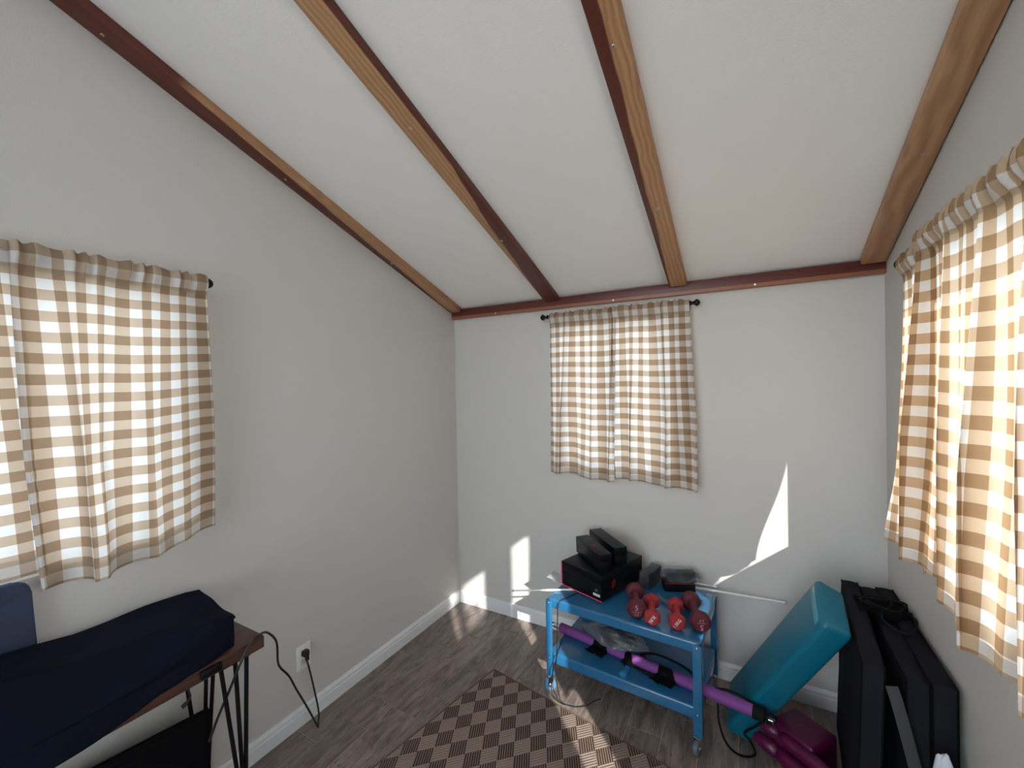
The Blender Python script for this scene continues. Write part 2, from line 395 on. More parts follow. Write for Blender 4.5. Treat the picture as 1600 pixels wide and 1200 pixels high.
# beams
screw_m = plain('screw_steel', (.75, .74, .72), .3, 1)
hole_m = plain('screw_recess', (.05, .05, .05), .6)
SLc, SLs = math.cos(TH), math.sin(TH)
BL = 3.55/SLc
def beam(x0, x1, kind, label, screws):
    m = frame((x0, -.036, CZ+TT*.036), (0, -SLc, SLs), (0, SLs, SLc)); r = empty('ceiling_beam', (0, 0, 0), m=m)
    # local X runs up the slope, local Y runs towards world +x
    assert m.to_3x3().col[1].x > .99
    wd = x1-x0; bt = -.0385
    o = box('beam', (0, 0, bt), (BL, wd, 0), beam_mat(kind), r, .004, 2)
    o.name = 'timber'
    for s, f in screws:
        bm = bmesh.new(); lathe(bm, [(.0055, 0), (.0055, .002), (.0045, .0028)], 12, Matrix.Translation((s, f*wd, bt+.0002)) @ Matrix.Rotation(PI/2, 4, 'Y'))
        sc = fin('screw', bm, screw_m, r, 'auto')
        bm = bmesh.new(); lathe(bm, [(.0024, 0), (.0024, .0006)], 6, Matrix.Translation((s, f*wd, bt-.0024)) @ Matrix.Rotation(PI/2, 4, 'Y')); fin('recess', bm, hole_m, sc)
    tag(r, label, 'beam', 'cedar beams under the sloped ceiling'); return r
k = 1/SLc
beam(.001, .090, 'one', 'dark red ceiling beam in the corner along the left wall', [(.61*k, .4), (1.27*k, .4), (1.9*k, .4)])
beam(.762, .852, 'two', 'ceiling beam, tan near the camera and dark red at its low end, left of the back curtain', [(.61*k, .45), (1.27*k, .45), (1.9*k, .45)])
beam(1.518, 1.608, 'three', 'tan ceiling beam with a thin dark red left stripe, meeting the board above the back curtain', [(.61*k, .55), (1.27*k, .55), (1.9*k, .55)])
beam(2.350, 2.440, 'plain', 'broad light brown ceiling beam in the corner above the right curtains', [(.61*k, .55), (1.27*k, .55)])
hb = empty('ceiling_board', (0, 0, 2.086))
bm = bmesh.new(); bx(bm, (.0015, -.036, 0), (W-.0015, -.0008, CZ-2.086-.001), .003); fin('timber', bm, red_board_mat(), hb, 'auto')
for sx in (.38, 1.2, 1.93):
    bm = bmesh.new(); lathe(bm, [(.005, 0), (.005, .002), (.004, .0028)], 12, Matrix.Translation((sx, -.0355, .012)) @ Matrix.Rotation(-PI/2, 4, 'Z')); fin('screw', bm, screw_m, hb, 'auto')
tag(hb, 'dark red cedar board running level along the top of the back wall', 'beam')

# ------------------------------------------------------------------ curtains
black = plain('matte_black_metal', (.005, .005, .006), .45, .2, .3)
def rod(o, d, length, n_in, label):
    """o: start, d: along, n_in: unit vector from the wall into the room"""
    d = Vector(d); m = frame(o, d, (0, 0, 1)); r = empty('curtain_rod', (0, 0, 0), m=m); s = m.to_3x3().col[1].dot(Vector(n_in))
    tubeo('rod', [(0, 0, 0), (length, 0, 0)], .0075, black, r, 12)
    prof = [(.0075, 0), (.013, .002), (.013, .008), (.008, .012), (.008, .020), (.014, .028), (.019, .034), (.019, .040), (.012, .050), (.003, .054)]
    for e in (0, 1):
        bm = bmesh.new(); mt = Matrix.Translation((length, 0, 0)) if e else Matrix.Rotation(PI, 4, 'Z'); lathe(bm, prof, 14, mt); fin('finial', bm, black, r, 'auto')
        x = .012 if not e else length-.012; off = -.05*s if abs(s) > .5 else -.05
        bm = bmesh.new(); bx(bm, (x-.004, min(0, off), -.006), (x+.004, max(0, off), .006), .001); bx(bm, (x-.011, min(off, off+.003*s), -.028), (x+.011, max(off, off+.003*s), .022), .001); fin('bracket', bm, black, r, 'auto')
    tag(r, label, 'curtain rod', 'black curtain rods'); return r
rod((.0505, -2.62, 2.033), (0, 1, 0), .925, (1, 0, 0), 'black rod with a faceted end knob holding the curtain on the left wall')
rod((.782, -.0505, 2.033), (1, 0, 0), .838, (0, -1, 0), 'black rod with flared end knobs over the small window in the back wall')
rod((W-.0505, -1.866, 2.04), (0, 1, 0), 1.396, (-1, 0, 0), 'black rod with a pointed end knob holding the right wall curtains')

gm1 = gingham('gingham_cloth', lin(146, 120, 97), lin(194, 174, 154), (.84, .84, .84), .945, .42)
gm2 = gingham('gingham_cloth_short', lin(146, 120, 97), lin(194, 174, 154), (.84, .84, .84), .965, .40)
gm3 = gingham('gingham_cloth_sunlit', lin(150, 118, 86), lin(200, 174, 146), (.86, .86, .86), .965, .55)  # same cloth, made warmer and more translucent to boost the sunlight through it
def curtain(o, d, n_in, width, cloth, folds, label, seed, drop=lambda u: 1.0, flare=lambda u, v: 0, slide=lambda u, v: 0, off=0.0, edge=None, mat=gm2, amp=1.0, NU=150, NV=70, group='brown and white checked curtains'):
    """cloth hung on a rod: o is the start on the rod axis, flare pushes it into the room, slide along the rod"""
    rnd = random.Random(seed); d, n = Vector(d), Vector(n_in)
    ks = [(rnd.uniform(.7, 1.3)*folds*f, rnd.uniform(0, 6.28), a) for f, a in ((1, 1), (1.7, .55), (.5, .7))]
    bm = bmesh.new(); uvl = bm.loops.layers.uv.new('UVMap'); g = []; head = .022
    for j in range(NV+1):
        row = []; jv = j/NV; v = jv if j > 8 else jv
        for i in range(NU+1):
            u = i/NU; L = drop(u)*1.0; s = v*(L+head)
            gath = math.sin(u*cloth*2*PI*19+2*math.sin(u*23+seed)) ; gath2 = math.sin(u*cloth*2*PI*9+seed+math.sin(u*11))
            topk = max(0, 1-v*6); grow = .25+.75*min(1, v*1.6)
            wave = sum(a*math.sin(2*PI*k_*u+ph+.7*math.sin(2.2*v+ph)) for k_, ph, a in ks)
            dn_ = off+amp*.014*grow*wave+topk*.0035*gath+.0025*(1-topk)*gath2*grow
            pk = off+.0165+.005*gath+.002*gath2      # the rod pocket bulges round the rod, a frill stands above it
            if s < head: dn_ = blend(off+.006+.008*gath, pk, sstep(.2*head, .8*head, s))
            else: dn_ = blend(pk, dn_, sstep(head+.008, head+.06, s))
            warp = amp*.011*grow*sum(a*math.cos(2*PI*k_*u+ph+.7*math.sin(2.2*v+ph)) for k_, ph, a in ks)+.004*gath2*(1-topk)*.5
            if u < .001 or u > .999: warp *= .3
            dz = head - s + (.003*gath*(1 if s < head*.5 else 0)) + .006*v*math.sin(u*9+seed)
            dn_ += flare(u, v)
            if edge: dn_ += edge(u, v)
            row.append(bm.verts.new(Vector(o)+d*(u*width+warp+slide(u, v))+n*max(dn_, -.043)+Vector((0, 0, dz))))
        g.append(row)
    for j in range(NV):
        for i in range(NU):
            f = bm.faces.new((g[j][i], g[j][i+1], g[j+1][i+1], g[j+1][i]))
            for lp, (a, b_) in zip(f.loops, ((i, j), (i+1, j), (i+1, j+1), (i, j+1))): lp[uvl].uv = (a/NU*cloth+seed*.0173, b_/NV*1.0*(1.0))
    me = bpy.data.meshes.new('curtain'); bm.normal_update(); bm.to_mesh(me); bm.free()
    ob = link('curtain', me, mat, None, True)
    return tag(ob, label, 'curtain', group)

# left wall: one panel reaching the finial, another beyond it towards the camera
curtain((.050, -1.675, 2.033), (0, -1, 0), (1, 0, 0), .50, .56, 3.0, 'checked curtain panel hanging beside the end knob on the left wall', 3,
        drop=lambda u: .945+.05*sstep(0, .5, u), flare=lambda u, v: .035*v*math.sin(PI*min(1, u*1.1))+.05*sstep(.6, 1, v)*math.exp(-((u-.62)/.12)**2), slide=lambda u, v: -.06*v*sstep(.5, 1, u)+.02*v*math.sin(PI*u), mat=gm1, amp=1.15, off=.021)
curtain((.044, -2.165, 2.033), (0, -1, 0), (1, 0, 0), .47, .54, 3.0, 'checked curtain panel at the left edge of the picture, behind its neighbour', 9,
        drop=lambda u: .945, slide=lambda u, v: -.055*v*(1-u), mat=gm1, amp=.5, off=-.005)
# back wall
curtain((.790, -.050, 2.033), (1, 0, 0), (0, -1, 0), .43, .47, 2.4, 'left one of two checked curtain panels on the back wall', 5,
        drop=lambda u: .985+.03*u, flare=lambda u, v: .022*v, slide=lambda u, v: -.012*v, amp=1.5)
curtain((1.205, -.050, 2.033), (1, 0, 0), (0, -1, 0), .415, .47, 2.5, 'right one of two checked curtain panels on the back wall', 12,
        drop=lambda u: .99+.03*u, flare=lambda u, v: .012+.025*v*u, slide=lambda u, v: .012*v*u, amp=1.6)
# right wall
curtain((W-.050, -.455, 2.04), (0, -1, 0), (-1, 0, 0), .425, .52, 3.0, 'narrow sunlit checked curtain panel nearest the back corner on the right wall', 4,
        drop=lambda u: 1.03-.02*u, flare=lambda u, v: .015*v+.035*v*v*(1-u), slide=lambda u, v: -(1-u)*(.062-.045*sstep(.5, 1, v)), edge=lambda u, v: -.08*(1-sstep(0, .14, u))*(1-.8*sstep(.55, 1.0, v)), amp=.9, mat=gm3)
curtain((W-.050, -.795, 2.04), (0, -1, 0), (-1, 0, 0), 1.06, 1.30, 6.0, 'wide checked curtain panel on the right wall beside the camera', 7,
        drop=lambda u: .99+.05*sstep(0, .35, u), flare=lambda u, v: .015+.02*v, slide=lambda u, v: 0, off=.022, amp=1.4, NU=260, mat=gm3)

# ------------------------------------------------------------------ left: table, covered keyboard, screen
def walnut_mat():
    t = NT('walnut'); o = t.obj(); g = t.noise(t.mapping(o, (22, 1.4, 22)), 2, 5, .6, 1.5); h = t.noise(t.mapping(o, (8, .8, 8)), 1.5, 3, .5, 2)
    c = t.ramp(g, [(.25, lin(46, 30, 26)), (.5, lin(86, 56, 46)), (.8, lin(120, 82, 66))]); c = t.mix(t.math('MULTIPLY', h, .5), c, lin(62, 40, 34))
    t.setp(Base_Color=c, Roughness=.4); t.bump(g, .0006, .5); return t.m
TX, TY0, TY1 = .395, -1.668, -3.15
tb = empty('side_table', (.2, -2.4, 0))
def rel(o, e): return (Vector(o)-e.location)
bm = bmesh.new(); bx(bm, rel((.005, TY1, .708), tb), rel((TX, TY0, .75), tb), .003)
for v in bm.verts:   # slight natural edge waviness
    if v.co.x > .1: v.co.x += .003*math.sin(v.co.y*14)
fin('tabletop', bm, walnut_mat(), tb, 'auto')
def hairpin(tops, foot, name='leg'):
    bm = bmesh.new()
    for i, t_ in enumerate(tops):
        f = Vector(foot)+Vector((.006*(i-1), .004*(i-1), .006)); tube(bm, [rel(t_, tb), rel(f, tb)], .0070, 8)
    xs = [t_[0] for t_ in tops]; ys = [t_[1] for t_ in tops]
    bx(bm, rel((min(xs)-.008, min(ys)-.008, .703), tb), rel((max(xs)+.008, max(ys)+.008, .7085), tb), .001)
    bm2 = bmesh.ops.create_uvsphere(bm, u_segments=10, v_segments=6, radius=.012); bmesh.ops.translate(bm, verts=bm2['verts'], vec=rel(Vector(foot)+Vector((0, 0, .012)), tb))
    fin(name, bm, black, tb, 'auto')
hairpin([(.379, -1.722, .706), (.375, -1.757, .706), (.372, -1.80, .706)], (.345, -1.715, 0))
hairpin([(.07, -1.70, .706), (.13, -1.70, .706), (.07, -1.79, .706)], (.075, -1.72, 0))
hairpin([(.379, -3.10, .706), (.33, -3.10, .706), (.372, -3.02, .706)], (.36, -3.10, 0))
hairpin([(.05, -3.10, .706), (.11, -3.10, .706), (.05, -3.02, .706)], (.05, -3.10, 0))
tag(tb, 'narrow dark wooden table on thin black hairpin legs along the left wall', 'table')

# keyboard cover: lofted dark stretch cloth
def cloth_mat(name, c1, c2, sc=900, wr=9):
    t = NT(name); o = t.obj(); f = t.noise(o, sc, 2); g = t.noise(t.mapping(o, (3, 1, 3)), wr, 4, .55, .6)
    t.setp(Base_Color=t.mix(f, c1, c2), Roughness=.85); t.b.inputs['Specular IOR Level'].default_value = .06
    t.bump(t.math('ADD', t.math('MULTIPLY', f, .15), g), .006, .6); return t.m
navy = cloth_mat('navy_stretch_cloth', (.0028, .004, .009), (.007, .010, .020))
def ring(y, xb, xf, zt, hem, hx, zfr):
    # closed outline over the instrument: back bottom, back top, front ridge, front lower, hem
    # zfr is the x of the ridge where the top face breaks into the front face
    zf = .80+.035*max(0, min(1, (zfr-.25)/.12)); f_ = lambda t: (zfr+(xf-zfr)*t, y, zt+(zf-zt)*t)
    return [Vector(p) for p in [(xb, y, .753), (xb-.003, y, .80), (xb, y, zt-.012), (xb+.004, y, zt-.003), (xb+.012, y, zt), ((xb+zfr)/2, y, zt-.003), (zfr-.014, y, zt-.001), (zfr, y, zt-.003), f_(.5), f_(1), (xf+.003, y, .785), (hx, y, hem+.012), (hx-.001, y, hem)]]
secs = [(-1.708, .062, .352, .850, .756, .350, .37), (-1.713, .050, .368, .860, .755, .368, .37), (-1.76, .046, .374, .866, .754, .384, .37), (-1.82, .044, .380, .868, .754, .398, .345), (-1.88, .043, .385, .870, .752, .404, .31),
        (-1.93, .042, .390, .870, .748, .4055, .285), (-1.98, .040, .394, .868, .735, .4065, .27), (-2.06, .042, .398, .870, .722, .408, .255), (-2.14, .05, .400, .885, .712, .409, .25), (-2.24, .06, .40, .900, .708, .409, .25), (-2.4, .07, .40, .903, .706, .409, .25), (-2.75, .06, .40, .895, .708, .409, .25), (-2.98, .05, .385, .88, .74, .404, .25)]
bm = bmesh.new(); prev = None; rnd = random.Random(5)
S2 = []
for a, b_ in zip(secs, secs[1:]):
    n_ = max(1, int(abs(b_[0]-a[0])/.015))
    for i in range(n_): S2.append([blend(a[q], b_[q], i/n_) for q in range(7)])
S2.append(list(secs[-1]))
kb = empty('covered_keyboard', (.22, -2.36, .75))
first = None
for s_ in S2:
    R_ = smoothpath(ring(*s_), 4); vs = []
    for q, p in enumerate(R_):
        nz = noise.noise(Vector((p.x*7, p.y*5, p.z*7+3)))*.006 + .003*math.sin(p.y*9+p.x*34+p.z*20)
        if q > 3: p = p + Vector((.3*nz, 0, nz)) if p.z > .79 else p+Vector((abs(nz)*.8, 0, nz*1.3 if p.z < .752 else 0))
        p = p+Vector((0, -.13*(p.x-.05), -.004)) if p.z > .79 else p+Vector((0, -.13*(p.x-.05), 0))
        vs.append(bm.verts.new(rel(p, kb)))
    if first is None: first = vs
    if prev:
        for q in range(len(vs)-1): bm.faces.new((prev[q], prev[q+1], vs[q+1], vs[q]))
    prev = vs
bm.faces.new(first); bm.faces.new(prev[::-1])
fin('cover', bm, navy, kb, 'auto')
body_m = plain('black_plastic', (.005, .005, .006), .5, 0, .2)
box('keyboard_body', rel((.085, -2.95, .7505), kb), rel((.34, -1.80, .78), kb), body_m, kb, .006)
bm = bmesh.new(); bx(bm, rel((.400, -1.872, .722), kb), rel((.412, -1.812, .748), kb), .003); fin('cord_lock', bm, body_m, kb, 'auto')
tag(kb, 'long keyboard under a dark navy stretch cover lying on the hairpin table', 'keyboard')
# padded panel
pp = empty('padded_panel', (.0335, -2.4, .7505))
bm = bmesh.new(); pts = []
y1, y0, zt, rr = .262, -.32, .318, .035
for cy, czz, a0 in ((y1-rr, zt-rr, 0), (y0+rr, zt-rr, PI/2)):
    for q in range(7): a = a0+q*PI/12; pts.append((cy+rr*math.cos(a), czz+rr*math.sin(a)))
pts += [(y0-.008, .0), (y1+.008+.008, .0)]
def panel_prism(bm, pts, x0, x1, bev):
    A = [bm.verts.new((x0, a, b)) for a, b in pts]; B = [bm.verts.new((x1, a, b)) for a, b in pts]
    fa = bm.faces.new(A); fb = bm.faces.new(B[::-1])
    for q in range(len(pts)): w_ = (q+1) % len(pts); bm.faces.new((A[q], A[w_], B[w_], B[q]))
    es = list({e for f in (fa, fb) for e in f.edges}); bmesh.ops.bevel(bm, geom=es, offset=bev, segments=3, profile=.5, affect='EDGES')
panel_prism(bm, pts, -.027, .0, .009)
fin('panel', bm, cloth_mat('slate_grey_fabric', lin(52, 60, 78), lin(70, 78, 100), 700, 2), pp, 'auto')
tag(pp, 'slate grey padded panel with a rounded corner standing behind the covered keyboard', 'panel')
# flat screen on the floor under the table
p_r, p_l = Vector((.172, -1.742, 0)), Vector((.055, -2.44, 0)); dv = (p_r-p_l); Ls = dv.length
sc = empty('flat_screen', (0, 0, 0), m=frame(p_l, dv, (0, 0, 1)) )
scr = plain('screen_black', (.003, .003, .004), .4, 0, .15)
box('housing', (0, .006, .0), (Ls, .024, .455), plain('matte_black_plastic', (.004, .004, .005), .8, 0, .1), sc, .002); box('display', (.012, .0035, .014), (Ls-.012, .0065, .445), scr, sc)
box('bezel', (0, .001, .0), (Ls, .0066, .012), body_m, sc, .001)
tag(sc, 'black flat screen standing on the floor underneath the hairpin table', 'screen')

# cords and outlet
rubber = plain('black_rubber_cord', (.01, .01, .011), .5)
oc = empty('wall_outlet', (0, -1.262, .320))
box('cover_plate', (.0003, -.038, -.058), (.006, .038, .058), MV, oc, .002)
for zz in (.021, -.021):
    rc = box('receptacle', (.0055, -.017, zz-.014), (.0075, .017, zz+.014), plain('outlet_white', (.7, .7, .7), .35), oc, .0008)
    for yy, hh in ((-.0065, .0045), (.0065, .0035)): box('slot', (.0073, yy-.0012, zz+.003-hh), (.0078, yy+.0012, zz+.003+hh), hole_m, rc)
    bm = bmesh.new(); lathe(bm, [(.0024, .0073), (.0024, .0078)], 10, Matrix.Translation((0, 0, zz-.008))); fin('ground_hole', bm, hole_m, rc)
tag(oc, 'white double wall outlet low on the left wall beside the table', 'outlet')
path = [at(px, py, 0, x) for px, py, x in [(327, 1158, .30), (341, 1120, .33), (358, 1080, .37), (372, 1045, .404), (381, 1024, .4085), (388, 1010, .4085), (396, 1000, .406), (405, 992, .385), (416, 988, .33), (428, 996, .28), (433, 1008, .25), (434, 1032, .22), (438, 1043, .20), (452, 1057, .18), (463, 1077, .16), (480, 1105, .13)]]
path += [(.092, -1.256, .009), (.084, -1.250, .010)]+[at(px, py, 0, x) for px, py, x in [(498, 1112, .074), (490, 1073, .055), (482, 1040, .040), (478, 1029, .034)]]
crd = empty('power_cord', (.2, -1.5, 0))
tubeo('cord', [rel(p, crd) for p in smoothpath(path, 6)], .0042, rubber, crd, 8)
bm = bmesh.new(); bx(bm, rel((.0080, -1.277, .328), crd), rel((.034, -1.247, .354), crd), .005); bx(bm, rel((.022, -1.268, .306), crd), rel((.038, -1.252, .338), crd), .004); fin('plug', bm, rubber, crd, 'auto')
tag(crd, 'black power cord arching off the table down to the wall outlet', 'cord')
jk = empty('jack_cable', (.375, -1.9, .7))
pj = [at(px, py, 0, .384) for px, py in [(291, 1073), (296, 1082), (297.5, 1090), (293, 1097)]]
tubeo('cable', [rel(p, jk) for p in smoothpath(pj, 6)], .0026, rubber, jk, 8)
bm = bmesh.new(); tube(bm, [rel(p, jk) for p in [at(px, py, 0, .384) for px, py in [(294, 1095.5), (291, 1099), (286.5, 1103.5), (284, 1106)]]], lambda t: .003+.004*math.sin(PI*min(1, t*1.2)*.8), 10); fin('jack', bm, rubber, jk, 'auto')
tag(jk, 'short black cable with a jack dangling under the table edge', 'cable')

# ------------------------------------------------------------------ rug
ra = math.atan2(-.17, .958)
rg = empty('rug', (.620, -.522, 0), ra)
box('pile', (.006, -2.0, .0002), (1.5, -.006, .0065), rug_mat(), rg, .002)
bnd = plain('rug_binding', lin(92, 74, 66), .95, nscale=300, namt=.3)
for nm, lo, hi in [('binding', (0, -.008, .0002), (1.506, 0, .0075)), ('binding', (0, -2.0, .0002), (.008, -.008, .0075)), ('binding', (1.498, -2.0, .0002), (1.506, -.008, .0075)), ('binding', (0, -2.008, .0002), (1.506, -2.0, .0075))]:
    box(nm, lo, hi, bnd, rg, .002)
tag(rg, 'brown and beige checkerboard woven rug lying on the plank floor', 'rug')

# ------------------------------------------------------------------ utility cart
def cart_mat():
    t = NT('blue_enamel'); n = t.noise(t.obj(), 40, 3); t.setp(Base_Color=t.mix(n, lin(34, 92, 134), lin(42, 106, 150)), Roughness=.22); t.b.inputs['Coat Weight'].default_value = .5; t.b.inputs['Coat Roughness'].default_value = .12; return t.m
CB = cart_mat(); chrome = plain('chrome', (.8, .8, .82), .15, 1)
CW, CD, CH = .747, .485, .490
ct = empty('utility_cart', (.956, -.525, 0), -.072)
def tray(name, zt, ap, ins, r):
    """pressed steel shelf: flat top with rounded corners rolled into a vertical apron"""
    bm = bmesh.new(); x0, x1, y0, y1 = ins, CW-ins, ins, CD-ins; t = .0018; rings = []
    prof = [(0, 0)]+[(r*(1-math.cos(a)), -r*(1-math.sin(a))) for a in ()]
    def rr(off, z, rad):
        vs = []
        for cx, cy, a0 in ((x1-rad, y1-rad, 0), (x0+rad, y1-rad, PI/2), (x0+rad, y0+rad, PI), (x1-rad, y0+rad, 1.5*PI)):
            for q in range(6):
                a = a0+q*PI/10; k_ = max(rad-off, .001); vs.append(bm.verts.new((cx+k_*math.cos(a), cy+k_*math.sin(a), z)))
        return vs
    e = .010; seq = [(e, zt)]+[(e*(1-math.sin(a)), zt-e*(1-math.cos(a))) for a in (PI/8, PI/4, 3*PI/8, PI/2)]+[(0, zt-ap), (.012, zt-ap), (.012, zt-ap+t), (t, zt-ap+t), (t, zt-e), (e, zt-t)]
    prev = None; fst = None
    for off, z in seq:
        R_ = rr(off, z, r)
        if prev:
            for q in range(24): bm.faces.new((prev[q], prev[(q+1) % 24], R_[(q+1) % 24], R_[q]))
        else: fst = R_
        prev = R_
    bm.faces.new(fst); bm.faces.new(prev[::-1]); return fin(name, bm, CB, ct, 'auto')
tray('top_shelf', CH, .045, 0, .022); tray('lower_shelf', .205, .050, .004, .02)
lw, lt = .034, .0022
for sx in (0, 1):
    for sy in (0, 1):
        bm = bmesh.new()
        xa = -.0015 if not sx else CW+.0015; ya = -.0015 if not sy else CD+.0015; dx = 1 if not sx else -1; dy = 1 if not sy else -1
        lo, hi = .082, CH-.012
        bx(bm, (min(xa, xa-dx*lt), min(ya-dy*lt, ya+dy*lw), lo), (max(xa, xa-dx*lt), max(ya-dy*lt, ya+dy*lw), hi), .0008)
        bx(bm, (min(xa-dx*lt, xa+dx*lw), min(ya, ya-dy*lt), lo), (max(xa-dx*lt, xa+dx*lw), max(ya, ya-dy*lt), hi), .0008)
        bx(bm, (min(xa, xa+dx*lw), min(ya, ya+dy*lw), lo), (max(xa, xa+dx*lw), max(ya, ya+dy*lw), lo+.002))
        lg = fin('leg', bm, CB, ct, 'auto')
        for zz in (CH-.022, .18):
            bm = bmesh.new(); bmesh.ops.create_uvsphere(bm, u_segments=10, v_segments=6, radius=.0042, matrix=Matrix.Translation((xa+dx*.016, ya-dy*(lt+.0005), zz))); fin('rivet', bm, chrome, lg, True)
        # caster
        cx, cy = xa+dx*.018, ya+dy*.018
        blue = (sx == 0)
        ang = .5 if not sx else 1.35
        mt = Matrix.Translation((cx, cy, 0)) @ Matrix.Rotation(ang, 4, 'Z')
        bm = bmesh.new(); lathe(bm, [(.012, 0), (.012, .006)], 16, Matrix.Translation((cx, cy, .075)) @ Matrix.Rotation(-PI/2, 4, 'Y'))
        for s_ in (-1, 1): bx(bm, (-.012, s_*.014-.001, .022), (.012, s_*.014+.001, .076), .001, 1, mt @ Matrix.Translation((-.006, 0, 0)))
        bx(bm, (-.018, -.014, .073), (.012, .014, .0765), .001, 1, mt)
        ca = fin('caster', bm, chrome, ct, 'auto')
        bm = bmesh.new(); R = .031
        lathe(bm, [(.012, -.011), (R-.004, -.011), (R, -.008), (R, .008), (R-.004, .011), (.012, .011)], 28, mt @ Matrix.Translation((-.010, 0, R+.001)) @ Matrix.Rotation(PI/2, 4, 'Z'))
        wm = plain('caster_wheel_blue', lin(96, 150, 190), .15, Transmission_Weight=.35) if blue else plain('caster_wheel_grey', lin(90, 98, 108), .3)
        fin('wheel', bm, wm, ca, 'auto')
        bm = bmesh.new(); lathe(bm, [(.006, -.0165), (.008, -.015), (.008, .015), (.006, .0165)], 12, mt @ Matrix.Translation((-.010, 0, R+.001)) @ Matrix.Rotation(PI/2, 4, 'Z')); fin('axle', bm, chrome, ca, 'auto')
tag(ct, 'blue enamelled two-shelf utility cart on casters in front of the back wall', 'cart')
cm = Matrix.Translation((.956, -.525, 0)) @ Matrix.Rotation(-.072, 4, 'Z')
ZC = CH+.0005

# ------------------------------------------------------------------ boxes on the cart
bk = plain('black_card', (.0025, .003, .0045), .4, 0, .2, nscale=8, namt=.2); pinkm = plain('pink_edge', lin(232, 70, 110), .5)
redink = plain('red_ink', lin(200, 30, 40), .5); whiteink = plain('white_print', (.75, .75, .76), .5); greyink = plain('grey_print', (.25, .25, .26), .5)
def emblem(parent, mtx, r, m):
    """ring with a slanted stroke through it, each end turned over"""
    bm = bmesh.new(); c = [(r*.62*math.cos(a), r*.62*math.sin(a), 0) for a in [2*PI*q/20 for q in range(20)]]
    tube(bm, c, r*.07, 5, closed=True, flat=.2, up=(0, 0, 1)); tube(bm, [(-r*.45, -r*1.0, 0), (r*.02, r*.15, 0), (r*.45, r*1.0, 0)], r*.07, 5, flat=.2, up=(0, 0, 1))
    tube(bm, [(r*.45, r*1.0, 0), (r*.05, r*.95, 0)], r*.06, 5, flat=.2, up=(0, 0, 1))
    bmesh.ops.transform(bm, matrix=mtx, verts=bm.verts); return fin('emblem', bm, m, parent, 'auto')
# big box
P0 = Vector((.983, -.378, 0)); P1 = Vector((1.235, -.466, 0)); ex = (P1-P0).normalized(); LX = (P1-P0).length; LD = .375; BH = .130
ZB = ZC+.0115
bb = empty('black_carton', (0, 0, 0), m=frame((P0.x, P0.y, ZB), ex, (0, 0, 1)))
box('carton', (0, 0, 0), (LX, LD, BH-.045), bk, bb, .0015); box('lid', (-.001, -.001, BH-.0445), (LX+.001, LD+.001, BH), bk, bb, .0015)
box('pink_trim', (-.0018, -.0022, 0), (.0045, -.0008, BH-.002), pinkm, bb)['label'] = 'pink edge line'
box('pink_trim', (0, -.0024, .0002), (LX, -.0009, .0045), pinkm, bb)['label'] = 'pink edge line'
box('sticker', (LX-.052, -.0016, .022), (LX-.010, -.0009, .034), whiteink, bb)
text('lettering', 'MODEL', .009, Matrix.Translation((LX-.031, -.0018, .028)) @ Matrix.Rotation(PI/2, 4, 'X'), greyink, bb)
text('lettering', '41', .022, Matrix.Translation((LX-.031, -.0013, .050)) @ Matrix.Rotation(PI/2, 4, 'X'), greyink, bb)
emblem(bb, Matrix.Translation((LX+.0014, LD*.22+.02, .062)) @ Matrix.Rotation(PI/2, 4, 'Z') @ Matrix.Rotation(PI/2, 4, 'X'), .022, redink)
tag(bb, 'large black carton with pink edge lines and a red emblem on the cart', 'box')
ZL = ZB+BH+.0012
def smallbox(p, q, wd, h, label, mark):
    p, q = Vector((*p, 0)), Vector((*q, 0)); d = q-p; L = d.length
    r = empty('slim_black_box', (0, 0, 0), m=frame((p.x, p.y, ZL), d, (0, 0, 1)))
    box('body', (0, 0, 0), (L, wd, h*.55), bk, r, .0012); box('lid', (-.0008, -.0008, h*.55+.0005), (L+.0008, wd+.0008, h), bk, r, .0015)
    if mark: emblem(r, Matrix.Translation((L*.52, wd/2, h+.0003)) @ Matrix.Rotation(-PI/2, 4, 'Z'), .015, redink)
    tag(r, label, 'box', 'slim black boxes stacked on the carton')
smallbox((1.012, -.225), (1.210, -.425), .074, .088, 'slim black box with a red emblem on the carton, nearer the camera', True)
smallbox((1.052, -.105), (1.262, -.318), .074, .096, 'plain slim black box on the carton, behind the one with the emblem', False)

# plastic-wrapped boxes
film = film_mat('clear_wrap', (.16, .17, .19), .30, 22)
def wrapped(p, ang, L, wd, z, h, label, film_on=True):
    r = empty('wrapped_box', (p[0], p[1], z), ang); box('carton', (.004, .004, 0.001), (L-.004, wd-.004, h-.003), bk, r, .002)
    if film_on:
        bm = bmesh.new(); bx(bm, (0, 0, 0), (L, wd, h)); bmesh.ops.subdivide_edges(bm, edges=bm.edges, cuts=12, use_grid_fill=True)
        for v in bm.verts:
            n_ = noise.noise(v.co*60+Vector((p[0]*9, 0, 0)))*.003; v.co += Vector((n_ if v.co.x > L-.001 or v.co.x < .001 else 0, n_ if v.co.y < .001 or v.co.y > wd-.001 else 0, abs(n_) if v.co.z > h-.001 else 0))
        # twisted end flaps
        for sx in (0, L):
            s_ = -1 if sx == 0 else 1; g = []
            for a in range(8):
                row = []
                for b_ in range(4):
                    t_ = b_/3; row.append(bm.verts.new((sx+s_*.026*t_, wd*(.08+.84*a/7)*(1-.3*t_)+wd*.15*t_, h*(.55+.35*math.sin(a*1.9))*(1-.4*t_)+.008*math.sin(a*2.7+b_)*t_+.004)))
                g.append(row)
            for a in range(7):
                for b_ in range(3): bm.faces.new((g[a][b_], g[a+1][b_], g[a+1][b_+1], g[a][b_+1]))
        fin('clear_wrap', bm, film, r, 'auto')
    return tag(r, label, 'box', 'black boxes behind the dumbbells')
